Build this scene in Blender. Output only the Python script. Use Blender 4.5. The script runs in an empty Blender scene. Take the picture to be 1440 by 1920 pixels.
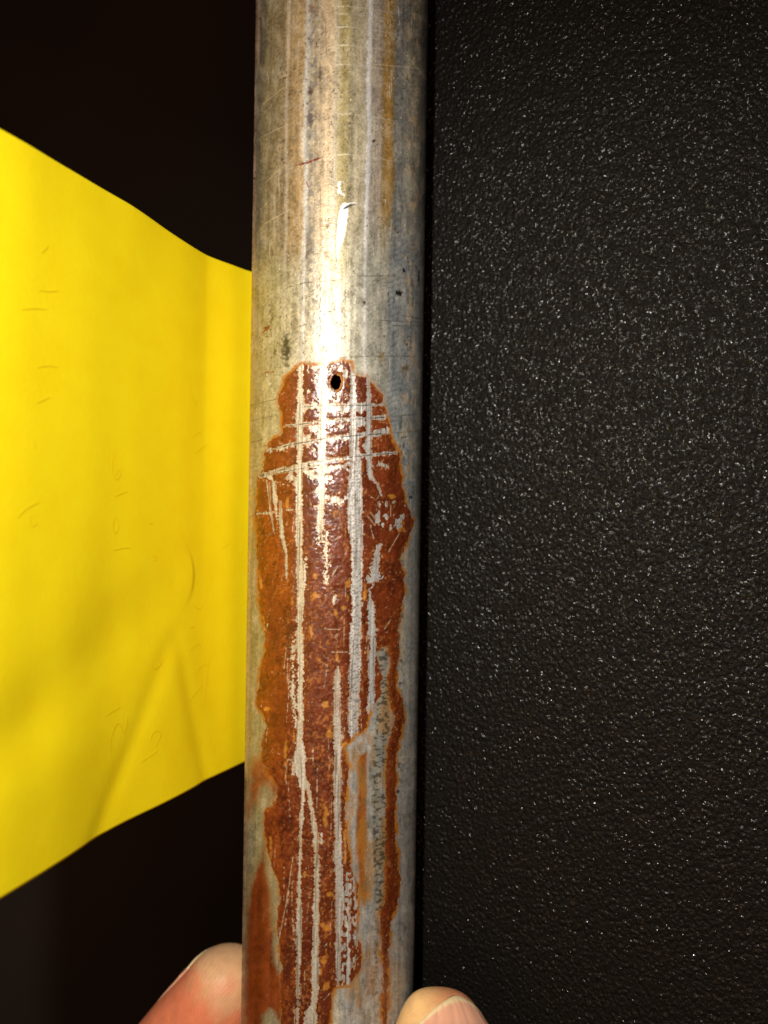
import bpy, bmesh, math, random
import numpy as np
from mathutils import Vector

random.seed(7)
RNG = np.random.RandomState(11)
MM = 0.001
SC = bpy.context.scene
COL = SC.collection

# ------------------------------------------------------------------ camera
CAMZ = 120.4            # mm above the panel surface (z = 0)
FPX = 1395.0            # focal length in pixels of a 1440 px wide picture
cam_d = bpy.data.cameras.new("camera")
cam = bpy.data.objects.new("camera", cam_d)
COL.objects.link(cam)
cam.location = (0, 0, CAMZ * MM)
cam_d.sensor_fit = 'HORIZONTAL'
cam_d.sensor_width = 36.0
cam_d.lens = 36.0 * FPX / 1440.0
cam_d.clip_start = 0.004
cam_d.clip_end = 20.0
cam_d.dof.use_dof = True
cam_d.dof.focus_distance = 0.0975
cam_d.dof.aperture_fstop = 24.0
SC.camera = cam

# ------------------------------------------------------------------ world
w = bpy.data.worlds.new("World")
SC.world = w
w.use_nodes = True
bgn = w.node_tree.nodes["Background"]
bgn.inputs[0].default_value = (1.0, 0.85, 0.68, 1)
bgn.inputs[1].default_value = 0.03

# ------------------------------------------------------------------ lamps
ld = bpy.data.lights.new("flash_lamp", 'SPOT')
ld.energy = 1.14
ld.color = (1.0, 0.965, 0.91)
ld.spot_size = math.radians(118)
ld.spot_blend = 1.0
ld.shadow_soft_size = 0.0026
lo = bpy.data.objects.new("flash_lamp", ld)
COL.objects.link(lo)
lo.location = (-0.021, 0.049, 0.150)
lo.rotation_euler = (Vector((-0.006, -0.050, 0.01)) - Vector(lo.location)).to_track_quat('-Z', 'Y').to_euler()

rd = bpy.data.lights.new("room_fill", 'AREA')  # added fill for warm room ambience, placed to give the panel a brown glow
rd.energy = 2.2
rd.color = (1.0, 0.54, 0.28)
rd.shape = 'RECTANGLE'
rd.size = 0.5
rd.size_y = 1.0
ro = bpy.data.objects.new("room_fill", rd)
COL.objects.link(ro)
ro.location = (-0.16, -0.06, 1.0)
ro.rotation_euler = (Vector((0.05, 0, 0)) - Vector(ro.location)).to_track_quat('-Z', 'Y').to_euler()

SC.view_settings.view_transform = 'Standard'
SC.view_settings.look = 'None'
SC.view_settings.exposure = 0.0
SC.view_settings.gamma = 1.0


# ------------------------------------------------------------------ helpers
def lin(c):
    c = np.asarray(c, float) / 255.0
    return np.where(c <= 0.04045, c / 12.92, ((c + 0.055) / 1.055) ** 2.4)


def sstep(a, b, x):
    t = np.clip((x - a) / (b - a), 0, 1)
    return t * t * (3 - 2 * t)


TAB = RNG.rand(256, 256)


def vnoise(x, y, seed=0):
    x = np.asarray(x, float) + seed * 37.17
    y = np.asarray(y, float) + seed * 91.73
    xi = np.floor(x).astype(np.int64)
    yi = np.floor(y).astype(np.int64)
    fx = x - xi
    fy = y - yi
    fx = fx * fx * (3 - 2 * fx)
    fy = fy * fy * (3 - 2 * fy)
    a = TAB[xi & 255, yi & 255]
    b = TAB[(xi + 1) & 255, yi & 255]
    c = TAB[xi & 255, (yi + 1) & 255]
    d = TAB[(xi + 1) & 255, (yi + 1) & 255]
    return (a * (1 - fx) + b * fx) * (1 - fy) + (c * (1 - fx) + d * fx) * fy


def fbm(x, y, seed=0, octv=3):
    s, a, n = 0, 1.0, 0
    for i in range(octv):
        s = s + a * vnoise(x * 2 ** i, y * 2 ** i, seed + i * 3)
        n += a
        a *= 0.55
    return s / n


def w_of(px, py, z):
    """point (mm) that lies z above the panel on the sight line of a traced photo point"""
    k = (CAMZ - z) / FPX
    return np.array(((px - 720.0) * k, (960.0 - py) * k, z))


def tag(o, label=None, cat=None, kind=None, group=None):
    if label:
        o['label'] = label
    if cat:
        o['category'] = cat
    if kind:
        o['kind'] = kind
    if group:
        o['group'] = group
    return o


def empty(name, loc):
    o = bpy.data.objects.new(name, None)
    o.empty_display_size = 0.01
    COL.objects.link(o)
    o.location = Vector(loc)
    return o


def mesh_obj(name, verts, faces, mat, parent=None, smooth=True):
    """verts in world mm, faces: list or (n,4)/(n,3) int array"""
    me = bpy.data.meshes.new(name)
    v = np.asarray(verts, dtype=np.float64) * MM
    if isinstance(faces, np.ndarray):
        n, k = faces.shape
        me.vertices.add(len(v))
        me.vertices.foreach_set("co", v.astype(np.float32).ravel())
        me.loops.add(n * k)
        me.loops.foreach_set("vertex_index", faces.astype(np.int32).ravel())
        me.polygons.add(n)
        me.polygons.foreach_set("loop_start", (np.arange(n) * k).astype(np.int32))
        me.update(calc_edges=True)
    else:
        me.from_pydata([tuple(p) for p in v], [], [tuple(f) for f in faces])
        me.update()
    me.polygons.foreach_set("use_smooth", np.full(len(me.polygons), smooth))
    if mat:
        me.materials.append(mat)
    o = bpy.data.objects.new(name, me)
    COL.objects.link(o)
    if parent:
        o.parent = parent
        o.matrix_parent_inverse.identity()
        o.location = -Vector(parent.location)
    return o


def color_attr(me, name, rgb):
    a = me.attributes.new(name, 'FLOAT_COLOR', 'POINT')
    d = np.ones((len(rgb), 4), np.float32)
    d[:, :3] = rgb
    a.data.foreach_set("color", d.ravel())


class Mat:
    def __init__(self, name):
        self.m = bpy.data.materials.new(name)
        self.m.use_nodes = True
        self.nt = self.m.node_tree
        self.p = self.nt.nodes["Principled BSDF"]

    def n(self, typ, **kw):
        nd = self.nt.nodes.new(typ)
        for k, v in kw.items():
            if hasattr(nd, k):
                setattr(nd, k, v)
            else:
                nd.inputs[k].default_value = v
        return nd

    def l(self, a, b):
        self.nt.links.new(a, b)

    def set(self, **kw):
        for k, v in kw.items():
            self.p.inputs[k.replace('_', ' ')].default_value = v
        return self


# ------------------------------------------------------------------ materials
def mat_surface(name, bump, dist, scale):
    M = Mat(name)
    a = M.n('ShaderNodeAttribute', attribute_name='surface_colour')
    s = M.n('ShaderNodeAttribute', attribute_name='surface_finish')
    tc = M.n('ShaderNodeTexCoord')
    ns = M.n('ShaderNodeTexNoise')
    ns.inputs['Scale'].default_value = scale
    ns.inputs['Detail'].default_value = 4
    M.l(tc.outputs['Object'], ns.inputs['Vector'])
    mr = M.n('ShaderNodeMapRange')
    mr.inputs[1].default_value = 0.25
    mr.inputs[2].default_value = 0.75
    mr.inputs[3].default_value = 0.78
    mr.inputs[4].default_value = 1.2
    M.l(ns.outputs['Fac'], mr.inputs[0])
    mx = M.n('ShaderNodeVectorMath', operation='SCALE')
    M.l(a.outputs['Color'], mx.inputs[0])
    M.l(mr.outputs[0], mx.inputs['Scale'])
    M.l(mx.outputs[0], M.p.inputs['Base Color'])
    sp = M.n('ShaderNodeSeparateColor')
    M.l(s.outputs['Color'], sp.inputs[0])
    M.l(sp.outputs[0], M.p.inputs['Roughness'])
    M.l(sp.outputs[1], M.p.inputs['Metallic'])
    M.l(sp.outputs[2], M.p.inputs['Specular IOR Level'])
    b = M.n('ShaderNodeBump')
    b.inputs['Strength'].default_value = bump
    b.inputs['Distance'].default_value = dist
    M.l(ns.outputs['Fac'], b.inputs['Height'])
    M.l(b.outputs[0], M.p.inputs['Normal'])
    return M.m


MAT_STEEL = mat_surface('weathered_steel', 0.35, 0.00006, 4200)
MAT_RUST = mat_surface('brown_rust', 0.45, 0.00010, 2600)


def mat_panel():
    M = Mat('black_grained_plastic')
    M.set(Base_Color=(0.0080, 0.0064, 0.0050, 1), Specular_IOR_Level=0.42)
    tc = M.n('ShaderNodeTexCoord')
    mp = M.n('ShaderNodeMapping')
    mp.inputs['Scale'].default_value = (1.0, 0.8, 1.0)
    M.l(tc.outputs['Object'], mp.inputs['Vector'])
    wn = M.n('ShaderNodeTexNoise')
    wn.inputs['Scale'].default_value = 900
    wn.inputs['Detail'].default_value = 1
    M.l(mp.outputs[0], wn.inputs['Vector'])
    wa = M.n('ShaderNodeVectorMath', operation='MULTIPLY_ADD')
    M.l(wn.outputs['Color'], wa.inputs[0])
    wa.inputs[1].default_value = (0.0006, 0.0006, 0.0006)
    M.l(mp.outputs[0], wa.inputs[2])
    n1 = M.n('ShaderNodeTexNoise')
    n1.inputs['Scale'].default_value = 2100
    n1.inputs['Detail'].default_value = 2.0
    n1.inputs['Roughness'].default_value = 0.55
    M.l(mp.outputs[0], n1.inputs['Vector'])
    v = M.n('ShaderNodeTexVoronoi', feature='SMOOTH_F1')
    v.inputs['Scale'].default_value = 1900
    v.inputs['Smoothness'].default_value = 0.5
    M.l(wa.outputs[0], v.inputs['Vector'])
    ad = M.n('ShaderNodeMath', operation='MULTIPLY_ADD')
    M.l(v.outputs['Distance'], ad.inputs[0])
    ad.inputs[1].default_value = -0.7
    M.l(n1.outputs['Fac'], ad.inputs[2])
    b = M.n('ShaderNodeBump')
    b.inputs['Strength'].default_value = 1.0
    b.inputs['Distance'].default_value = 0.00034
    M.l(ad.outputs[0], b.inputs['Height'])
    M.l(b.outputs[0], M.p.inputs['Normal'])
    # worn shiny tips on some pebbles, dull valleys
    n2 = M.n('ShaderNodeTexNoise')
    n2.inputs['Scale'].default_value = 2300
    n2.inputs['Detail'].default_value = 2.0
    M.l(mp.outputs[0], n2.inputs['Vector'])
    mr = M.n('ShaderNodeMapRange', interpolation_type='SMOOTHSTEP')
    mr.inputs[1].default_value = 0.50
    mr.inputs[2].default_value = 0.62
    mr.inputs[3].default_value = 0.56
    mr.inputs[4].default_value = 0.15
    M.l(n2.outputs['Fac'], mr.inputs[0])
    M.l(mr.outputs[0], M.p.inputs['Roughness'])
    ms = M.n('ShaderNodeMapRange', interpolation_type='SMOOTHSTEP')
    ms.inputs[1].default_value = 0.50
    ms.inputs[2].default_value = 0.62
    ms.inputs[3].default_value = 0.07
    ms.inputs[4].default_value = 0.42
    M.l(n2.outputs['Fac'], ms.inputs[0])
    M.l(ms.outputs[0], M.p.inputs['Specular IOR Level'])
    return M.m


MAT_PANEL = mat_panel()


def mat_floor():
    M = Mat('dark_floor')
    M.set(Base_Color=(0.03, 0.022, 0.017, 1), Roughness=0.9, Specular_IOR_Level=0.2)
    tc = M.n('ShaderNodeTexCoord')
    ns = M.n('ShaderNodeTexNoise')
    ns.inputs['Scale'].default_value = 14
    M.l(tc.outputs['Object'], ns.inputs['Vector'])
    cr = M.n('ShaderNodeValToRGB')
    cr.color_ramp.elements[0].color = (0.016, 0.012, 0.010, 1)
    cr.color_ramp.elements[1].color = (0.042, 0.032, 0.026, 1)
    M.l(ns.outputs['Fac'], cr.inputs[0])
    M.l(cr.outputs[0], M.p.inputs['Base Color'])
    return M.m


MAT_FLOOR = mat_floor()


def mat_paper():
    M = Mat('yellow_paper')
    tc = M.n('ShaderNodeTexCoord')
    ns = M.n('ShaderNodeTexNoise')
    ns.inputs['Scale'].default_value = 260
    ns.inputs['Detail'].default_value = 5
    M.l(tc.outputs['Object'], ns.inputs['Vector'])
    cr = M.n('ShaderNodeValToRGB')
    cr.color_ramp.elements[0].position = 0.3
    cr.color_ramp.elements[1].position = 0.75
    cr.color_ramp.elements[0].color = (0.94, 0.705, 0.003, 1)
    cr.color_ramp.elements[1].color = (0.97, 0.76, 0.005, 1)
    M.l(ns.outputs['Fac'], cr.inputs[0])
    M.l(cr.outputs[0], M.p.inputs['Base Color'])
    M.set(Roughness=0.75, Specular_IOR_Level=0.15)
    n2 = M.n('ShaderNodeTexNoise')
    n2.inputs['Scale'].default_value = 1600
    n2.inputs['Detail'].default_value = 3
    M.l(tc.outputs['Object'], n2.inputs['Vector'])
    b = M.n('ShaderNodeBump')
    b.inputs['Strength'].default_value = 0.25
    b.inputs['Distance'].default_value = 0.00008
    M.l(n2.outputs['Fac'], b.inputs['Height'])
    M.l(b.outputs[0], M.p.inputs['Normal'])
    return M.m


MAT_PAPER = mat_paper()
MAT_PENCIL = Mat('faint_pencil').set(Base_Color=(0.87, 0.645, 0.004, 1), Roughness=0.8, Specular_IOR_Level=0.1).m


def mat_skin():
    M = Mat('skin')
    a = M.n('ShaderNodeAttribute', attribute_name='surface_colour')
    tc = M.n('ShaderNodeTexCoord')
    ns = M.n('ShaderNodeTexNoise')
    ns.inputs['Scale'].default_value = 700
    ns.inputs['Detail'].default_value = 4
    M.l(tc.outputs['Object'], ns.inputs['Vector'])
    mr = M.n('ShaderNodeMapRange')
    mr.inputs[1].default_value = 0.3
    mr.inputs[2].default_value = 0.7
    mr.inputs[3].default_value = 0.92
    mr.inputs[4].default_value = 1.07
    M.l(ns.outputs['Fac'], mr.inputs[0])
    mx = M.n('ShaderNodeVectorMath', operation='SCALE')
    M.l(a.outputs['Color'], mx.inputs[0])
    M.l(mr.outputs[0], mx.inputs['Scale'])
    M.l(mx.outputs[0], M.p.inputs['Base Color'])
    M.set(Roughness=0.5, Specular_IOR_Level=0.35, Subsurface_Weight=0.25, Subsurface_Scale=0.0012)
    M.p.inputs['Subsurface Radius'].default_value = (1.0, 0.35, 0.2)
    # friction ridges: arcs round the finger pad
    r = M.n('ShaderNodeAttribute', attribute_name='ridge_phase')
    ws = M.n('ShaderNodeMath', operation='SINE')
    M.l(r.outputs['Fac'], ws.inputs[0])
    wm = M.n('ShaderNodeMath', operation='MULTIPLY')
    wm.inputs[1].default_value = 0.5
    M.l(ws.outputs[0], wm.inputs[0])
    vs = M.n('ShaderNodeTexVoronoi', feature='DISTANCE_TO_EDGE')
    vs.inputs['Scale'].default_value = 1900
    M.l(tc.outputs['Object'], vs.inputs['Vector'])
    vm = M.n('ShaderNodeMath', operation='MULTIPLY_ADD')
    M.l(vs.outputs['Distance'], vm.inputs[0])
    vm.inputs[1].default_value = 2.4
    M.l(wm.outputs[0], vm.inputs[2])
    ad = M.n('ShaderNodeMath', operation='MULTIPLY_ADD')
    M.l(ns.outputs['Fac'], ad.inputs[0])
    ad.inputs[1].default_value = 1.2
    M.l(vm.outputs[0], ad.inputs[2])
    b = M.n('ShaderNodeBump')
    b.inputs['Strength'].default_value = 0.30
    b.inputs['Distance'].default_value = 0.00006
    M.l(ad.outputs[0], b.inputs['Height'])
    M.l(b.outputs[0], M.p.inputs['Normal'])
    return M.m


MAT_SKIN = mat_skin()


def mat_nail():
    M = Mat('fingernail')
    a = M.n('ShaderNodeAttribute', attribute_name='surface_colour')
    M.l(a.outputs['Color'], M.p.inputs['Base Color'])
    M.set(Roughness=0.24, Specular_IOR_Level=0.55, Subsurface_Weight=0.15, Subsurface_Scale=0.001)
    return M.m


MAT_NAIL = mat_nail()

# ------------------------------------------------------------------ floor and panel
fz = -170.0
floor = mesh_obj('floor', [(-2500, -2500, fz), (2500, -2500, fz), (2500, 2500, fz), (-2500, 2500, fz)],
                 [(0, 1, 2, 3)], MAT_FLOOR)
tag(floor, kind='structure')

bm = bmesh.new()
bmesh.ops.create_cube(bm, size=1.0)
x0, x1, y0, y1, z0, z1 = -6.0, 230.0, -112.0, 300.0, fz, 0.0
for v in bm.verts:
    v.co = Vector((x0 if v.co.x < 0 else x1, y0 if v.co.y < 0 else y1, z0 if v.co.z < 0 else z1)) * MM
bmesh.ops.bevel(bm, geom=[e for e in bm.edges if max(e.verts[0].co.z, e.verts[1].co.z) > -0.001],
                offset=0.0025, segments=4, affect='EDGES', profile=0.5)
# the top slopes up to the right; it touches the tube from below
PT_A = math.radians(25.0)
for v in bm.verts:
    if v.co.z > -0.004:
        dx = v.co.x / MM + 7.08
        v.co.z += (12.42 - 12.42 / math.cos(PT_A) + math.tan(PT_A) * dx) * MM
me = bpy.data.meshes.new('panel')
bm.to_mesh(me)
bm.free()
me.materials.append(MAT_PANEL)
for p in me.polygons:
    p.use_smooth = False
panel = bpy.data.objects.new('panel', me)
COL.objects.link(panel)
tag(panel, 'black pebble-grained plastic panel under the right side of the steel tube', 'panel')

# ------------------------------------------------------------------ the steel tube
R = 12.4
TZ = R + 0.02                       # axis height
TILT = math.atan(0.0146)
AX = np.array((math.sin(TILT), math.cos(TILT), 0.0))
EX = np.array((math.cos(TILT), -math.sin(TILT), 0.0))
C0 = np.array((-7.08, 0.0, TZ))
tube = empty('steel_tube', (C0 - 200 * AX) * MM)
tag(tube, 'rusty galvanised steel tube with a small hole, held upright between two fingertips', 'tube')

ds = 0.117
s_arr = np.concatenate([np.linspace(-205, -81, 14), np.arange(-80, 80, ds), np.linspace(81, 260, 16)])
th_f = np.arange(-1.64, 1.64, 0.0094)
th_b = np.linspace(1.66, 2 * math.pi - 1.66, 22)
th = np.concatenate([th_f, th_b])
NS, NT = len(s_arr), len(th)
S, T = np.meshgrid(s_arr, th, indexing='ij')


def tube_pt(S, T, rad):
    return (C0 + S[..., None] * AX + (rad * np.sin(T))[..., None] * EX
            + (rad * np.cos(T))[..., None] * np.array((0, 0, 1.0)))


P0 = tube_pt(S, T, np.full_like(S, R))
# surface coordinates: measured along the tube in photo units, mapped like a traced drawing
PX = 720 + FPX * P0[..., 0] / (CAMZ - P0[..., 2])
PY = 960 - FPX * P0[..., 1] / (CAMZ - P0[..., 2])
FRONT = np.cos(T) > -0.12
XC = 644 - 0.0146 * PY
D = PX - XC                         # offset from the centre line
ARC = T * R * 12.92                 # arc length in photo units


def in_rows(pts, m):
    ya = min(p[1] for p in pts) - m
    yb = max(p[1] for p in pts) + m
    mid = PY[:, len(th_f) // 2]
    idx = np.where((mid > ya - 130) & (mid < yb + 130))[0]
    if len(idx) == 0:
        return slice(0, 0)
    return slice(idx[0], idx[-1] + 1)


def seg_dist(px, py, a, b):
    vx, vy = b[0] - a[0], b[1] - a[1]
    L = vx * vx + vy * vy + 1e-9
    t = np.clip(((px - a[0]) * vx + (py - a[1]) * vy) / L, 0, 1)
    return np.hypot(px - a[0] - t * vx, py - a[1] - t * vy), t


def strip(pts, wx=0.0, jag=None, out=None):
    """pts: (x, y, width); returns field width/2 - distance (positive inside)"""
    f = np.full(PX.shape, -999.0)
    rows = in_rows(pts, 40)
    px, py = PX[rows], PY[rows]
    g = f[rows]
    for a, b in zip(pts[:-1], pts[1:]):
        d, t = seg_dist(px, py, a, b)
        wd = (a[2] + (b[2] - a[2]) * t) * 0.5
        g = np.maximum(g, wd - d)
    f[rows] = g
    f[~FRONT] = -999
    return f


def polysd(poly):
    """signed distance, positive inside"""
    f = np.full(PX.shape, -999.0)
    rows = in_rows(poly, 40)
    px, py = PX[rows], PY[rows]
    dmin = np.full(px.shape, 1e9)
    ins = np.zeros(px.shape, bool)
    n = len(poly)
    for i in range(n):
        a, b = poly[i], poly[(i + 1) % n]
        d, t = seg_dist(px, py, a, b)
        dmin = np.minimum(dmin, d)
        if a[1] != b[1]:
            c = ((a[1] > py) != (b[1] > py)) & (px < (b[0] - a[0]) * (py - a[1]) / (b[1] - a[1]) + a[0])
            ins ^= c
    f[rows] = np.where(ins, dmin, -dmin)
    f[~FRONT] = -999
    return f


def blob(x, y, rx, ry, seed=0, rag=0.5):
    q = np.hypot((PX - x) / rx, (PY - y) / ry)
    if rag:
        q = q + rag * (NF - 0.5)
    q[~FRONT] = 9
    return np.clip(1.3 - q, 0, 1)


# noise fields over the wall
NF = fbm(PX / 4.2, PY / 4.2, 1, 2)            # fine grain
NM = fbm(PX / 13, PY / 15, 2, 3)              # medium mottle
NL = fbm(PX / 60, PY / 90, 3, 3)              # large
NV = fbm(D / 3.0, PY / 260.0, 4, 3)           # drawn lines along the tube
NV2 = fbm(D / 9.0, PY / 500.0, 5, 2)
NH = vnoise(PX / 14, PY / 2.3, 6)             # chatter across the scratches
NG = vnoise(PX / 2.0, PY / 2.4, 7)
NS2 = fbm(PX / 7, PY / 9, 9, 2)

# ---------- traced outlines of the rust
MAIN = [(568, 682), (557, 691), (537, 709), (526, 737), (523, 757), (530, 779), (530, 812), (509, 829), (497, 851),
        (494, 884), (486, 896), (482, 932), (479, 968), (483, 1000), (482, 1035), (486, 1071), (487, 1127), (494, 1160),
        (500, 1204), (497, 1227), (489, 1266), (486, 1288), (483, 1318), (497, 1343), (500, 1360), (493, 1393),
        (491, 1427), (507, 1450), (520, 1477), (518, 1502), (500, 1524), (497, 1560), (502, 1588), (509, 1620), (523, 1652),
        (526, 1680), (523, 1715), (520, 1740), (526, 1782), (530, 1810), (527, 1838), (527, 1990), (536, 2040), (552, 2075), (572, 2086), (590, 2062), (606, 2010), (618, 1970), (618, 1920), (620, 1866), (629, 1849), (655, 1846), (664, 1828), (676, 1815), (679, 1795), (675, 1770), (666, 1752),
        (672, 1690), (671, 1657), (660, 1640), (654, 1600), (648, 1560), (648, 1500), (652, 1440), (646, 1415), (643, 1400),
        (655, 1388), (662, 1377), (676, 1372), (687, 1358), (692, 1335), (693, 1322), (703, 1318), (712, 1305), (715, 1280), (712, 1250), (707, 1225), (716, 1212),
        (729, 1214), (732, 1240), (727, 1280), (729, 1260), (727, 1293), (734, 1324), (740, 1343), (734, 1371), (726, 1404),
        (725, 1454), (726, 1510), (723, 1566), (723, 1620), (722, 1685), (712, 1727), (716, 1760), (718, 1810), (717, 1990), (720, 2060), (724, 2060), (726, 1990), (726, 1920), (727, 1866), (726, 1810), (730, 1754), (732, 1718), (744, 1693), (748, 1652), (741, 1566),
        (741, 1510), (740, 1454), (743, 1410), (750, 1382), (757, 1352), (755, 1325), (752, 1310), (741, 1288), (741, 1266),
        (748, 1224), (745, 1196), (750, 1166), (751, 1140), (758, 1110), (757, 1077), (750, 1049), (757, 1027), (770, 993),
        (772, 973), (759, 940), (752, 907), (750, 873), (748, 851), (734, 829), (729, 807), (722, 773), (714, 743), (698, 720),
        (687, 707), (671, 704), (660, 700), (657, 682), (640, 678), (615, 684), (590, 687)]
SD = polysd(MAIN)
SDN = SD + (NM - 0.5) * 8 + (NF - 0.5) * 4 + (NS2 - .5) * 3 + 1.2

# ---------- hole
HOLE = [(628, 702), (636, 704), (639, 712), (638, 722), (634, 729), (628, 731), (622, 726), (619, 718), (622, 709)]
SDH = polysd(HOLE) + (NF - 0.5) * 2.0 + 1.6

# ---------- scratches through it (x, y, width)
SCR = [
    [(563, 676, 10), (564, 690, 12), (562, 807, 12), (561, 890, 12), (561, 996, 12), (562, 1071, 13), (564, 1127, 13), (562, 1171, 12),
     (562, 1210, 14), (564, 1252, 12), (562, 1307, 12), (564, 1343, 11), (562, 1385, 10), (562, 1402, 16), (562, 1420, 22), (563, 1445, 20),
     (566, 1470, 12), (569, 1482, 7), (565, 1538, 6), (562, 1620, 6), (561, 1671, 8), (561, 1727, 10), (561, 1782, 10), (559, 1820, 7), (557, 1960, 8)],
    [(566, 1455, 10), (576, 1468, 9), (584, 1515, 8), (590, 1554, 10), (593, 1585, 9), (594, 1629, 11), (593, 1685, 12), (592, 1754, 12),
     (591, 1810, 15), (591, 1854, 15), (588, 1882, 10), (583, 1904, 26), (581, 1960, 34)],
    [(607, 682, 12), (606, 709, 12), (605, 751, 14), (605, 793, 16), (604, 834, 17), (602, 876, 15), (604, 912, 12), (604, 934, 13), (601, 973, 12), (599, 995, 13)],
    [(661, 682, 11), (662, 723, 13), (662, 779, 14), (662, 812, 13), (664, 848, 20), (666, 890, 25), (665, 945, 28), (666, 988, 28),
     (670, 1029, 20), (669, 1099, 20), (668, 1154, 20), (666, 1210, 22), (665, 1266, 22), (664, 1315, 22), (662, 1371, 18), (668, 1388, 16)],
    [(690, 690, 8), (691, 751, 9), (691, 807, 10), (691, 848, 11), (693, 893, 11)],
    [(693, 893, 6), (707, 907, 4), (715, 929, 4)],
    [(693, 1108, 3), (694, 1120, 7), (696, 1149, 14), (698, 1182, 15), (700, 1210, 13), (697, 1252, 12), (696, 1307, 11), (693, 1335, 14)],
    [(633, 1252, 5), (632, 1288, 14), (632, 1315, 14), (632, 1371, 15), (633, 1427, 14), (633, 1482, 14), (633, 1538, 14), (633, 1600, 15),
     (636, 1657, 16), (637, 1685, 18), (635, 1730, 14), (634, 1790, 10), (634, 1850, 6)],
    [(514, 905, 7), (516, 940, 8), (519, 973, 2)],
    [(526, 940, 3), (526, 974, 7), (530, 1010, 8), (537, 1038, 4), (537, 1085, 2)],
    [(500, 900, 2), (507, 960, 2), (514, 999, 2)],
    [(715, 1020, 5), (709, 1026, 11), (707, 1040, 9)],
]
SCRW = [(611, 1000, 8), (611, 1030, 10), (612, 1060, 7), (612, 1092, 6)]
SPECK = [[(707, 1040, 14), (703, 1062, 16), (702, 1078, 20)], [(695, 1086, 18), (718, 1080, 4)], [(697, 1095, 10), (694, 1104, 2)],
         [(550, 1200, 4), (548, 1240, 5), (549, 1300, 7), (554, 1350, 6), (560, 1400, 6)],
         [(550, 1430, 10), (552, 1450, 8)], [(571, 1050, 6), (571, 1100, 5)],
         [(600, 1565, 8), (604, 1580, 6)], [(604, 1008, 12), (596, 1014, 8)]]
bare = np.full(PX.shape, -999.0)
for i, sgs in enumerate(SCR):
    f = strip(sgs)
    fac = min(1.0, np.mean([q_[2] for q_ in sgs]) / 9.0)
    bare = np.maximum(bare, f + ((NH - 0.5) * 3.4 + (NF - 0.5) * 3.5 + (NM - .5) * 5) * fac + (sstep(.55, .9, vnoise(PX / 9, PY / 1.6, 19)) - .3) * 1.9 * fac)
f = strip(SCRW)
bare = np.maximum(bare, f + (NG - 0.52) * 14)
for sgs in SPECK:
    bare = np.maximum(bare, strip(sgs) + (NG - 0.58) * 13)
# the raked stretch low on the right: bare metal peppered with rust
rk = strip([(650, 1650, 30), (652, 1700, 38), (650, 1760, 40), (649, 1800, 38), (646, 1845, 26)])
bare = np.maximum(bare, np.minimum(rk, (vnoise(PX / 3.2, PY / 5.5, 21) - 0.5) * 20 + (NV - 0.52) * 18))
# cross scratches
HL = [
    [(571, 762, 5), (640, 760, 6), (715, 759, 3)],
    [(529, 800, 1.5), (596, 790, 5), (657, 786, 5), (721, 782, 5)],
    [(476, 849, 1.5), (510, 842, 2), (551, 832, 3), (612, 822, 5), (679, 815, 6), (729, 812, 3)],
    [(487, 891, 3), (551, 874, 5), (621, 861, 4.5), (690, 853, 4), (742, 849, 4)],
    [(489, 893, 4), (551, 881, 4), (598, 872, 3)],
    [(518, 909, 1), (557, 907, 1.5)],
    [(482, 964, 0.2), (551, 955, 0.6), (596, 948, 1.2), (646, 935, 1.2)],
]
hl = np.full(PX.shape, -999.0)
hcore = np.full(PX.shape, -999.0)
for i, sgs in enumerate(HL):
    f = strip(sgs)
    hl = np.maximum(hl, f)
    bare = np.maximum(bare, f + (0.6 if i < 5 else -0.9) + (NF - 0.45) * 6 + (NM - 0.5) * (5 if i < 5 else 9))
    if i < 5:
        core = strip([(x, y + 0.6, 1.5) for x, y, wd in sgs])
        hcore = np.maximum(hcore, core)
# ragged flakes torn out along the cross scratches
FL = [[(571, 764, 12), (590, 764, 8)], [(612, 766, 9), (640, 768, 14), (655, 764, 8)], [(675, 766, 14), (690, 764, 8)], [(575, 800, 8), (592, 805, 14)],
      [(580, 815, 10), (570, 826, 8)], [(675, 792, 16), (690, 797, 12)], [(640, 822, 6), (655, 822, 8)], [(572, 830, 10), (590, 848, 8)],
      [(573, 882, 10), (590, 893, 16)], [(608, 898, 12), (618, 894, 5)], [(612, 932, 10), (640, 940, 9)], [(596, 918, 9), (600, 926, 9)],
      [(706, 872, 4), (722, 873, 5)], [(545, 893, 12), (556, 905, 10)], [(585, 884, 10), (612, 878, 12), (650, 870, 10)],
      [(640, 870, 9), (655, 882, 5)], [(648, 935, 12), (636, 944, 10)], [(631, 803, 5), (638, 797, 6)], [(682, 835, 8), (690, 825, 8)],
      [(520, 905, 6), (500, 892, 6)], [(703, 812, 6), (730, 806, 5)], [(706, 935, 4), (690, 938, 3)],
      [(628, 1104, 4), (630, 1118, 8), (626, 1124, 5)], [(510, 845, 5), (550, 838, 4)]]
for sgs in FL:
    bare = np.maximum(bare, strip(sgs) + (NS2 - 0.55) * 16 + (NG - 0.5) * 6)
# top of the patch: thin, flecked
top = np.where((PX > 572) & (PX < 662) & (PY > 672) & (PY < 770), 1.0, 0.0)
tw = sstep(575, 600, PX) * (1 - sstep(640, 665, PX)) * (1 - sstep(740, 790, PY)) * top
bare = np.maximum(bare, np.where(tw > 0.02, (NS2 - 0.52 - 0.20 * (1 - tw)) * 34 + (NG - 0.5) * 8, -99))
tw2 = sstep(700, 712, PX) * (1 - sstep(752, 765, PX)) * sstep(935, 950, PY) * (1 - sstep(985, 1000, PY))
bare = np.maximum(bare, np.where(tw2 > 0.05, (NS2 - 0.60) * 40 * tw2 - 1, -99))
bare = bare - 14 * sstep(-9, -3, SDH) * (1 - sstep(722, 732, PY))
bare[~FRONT] = -999

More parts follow.
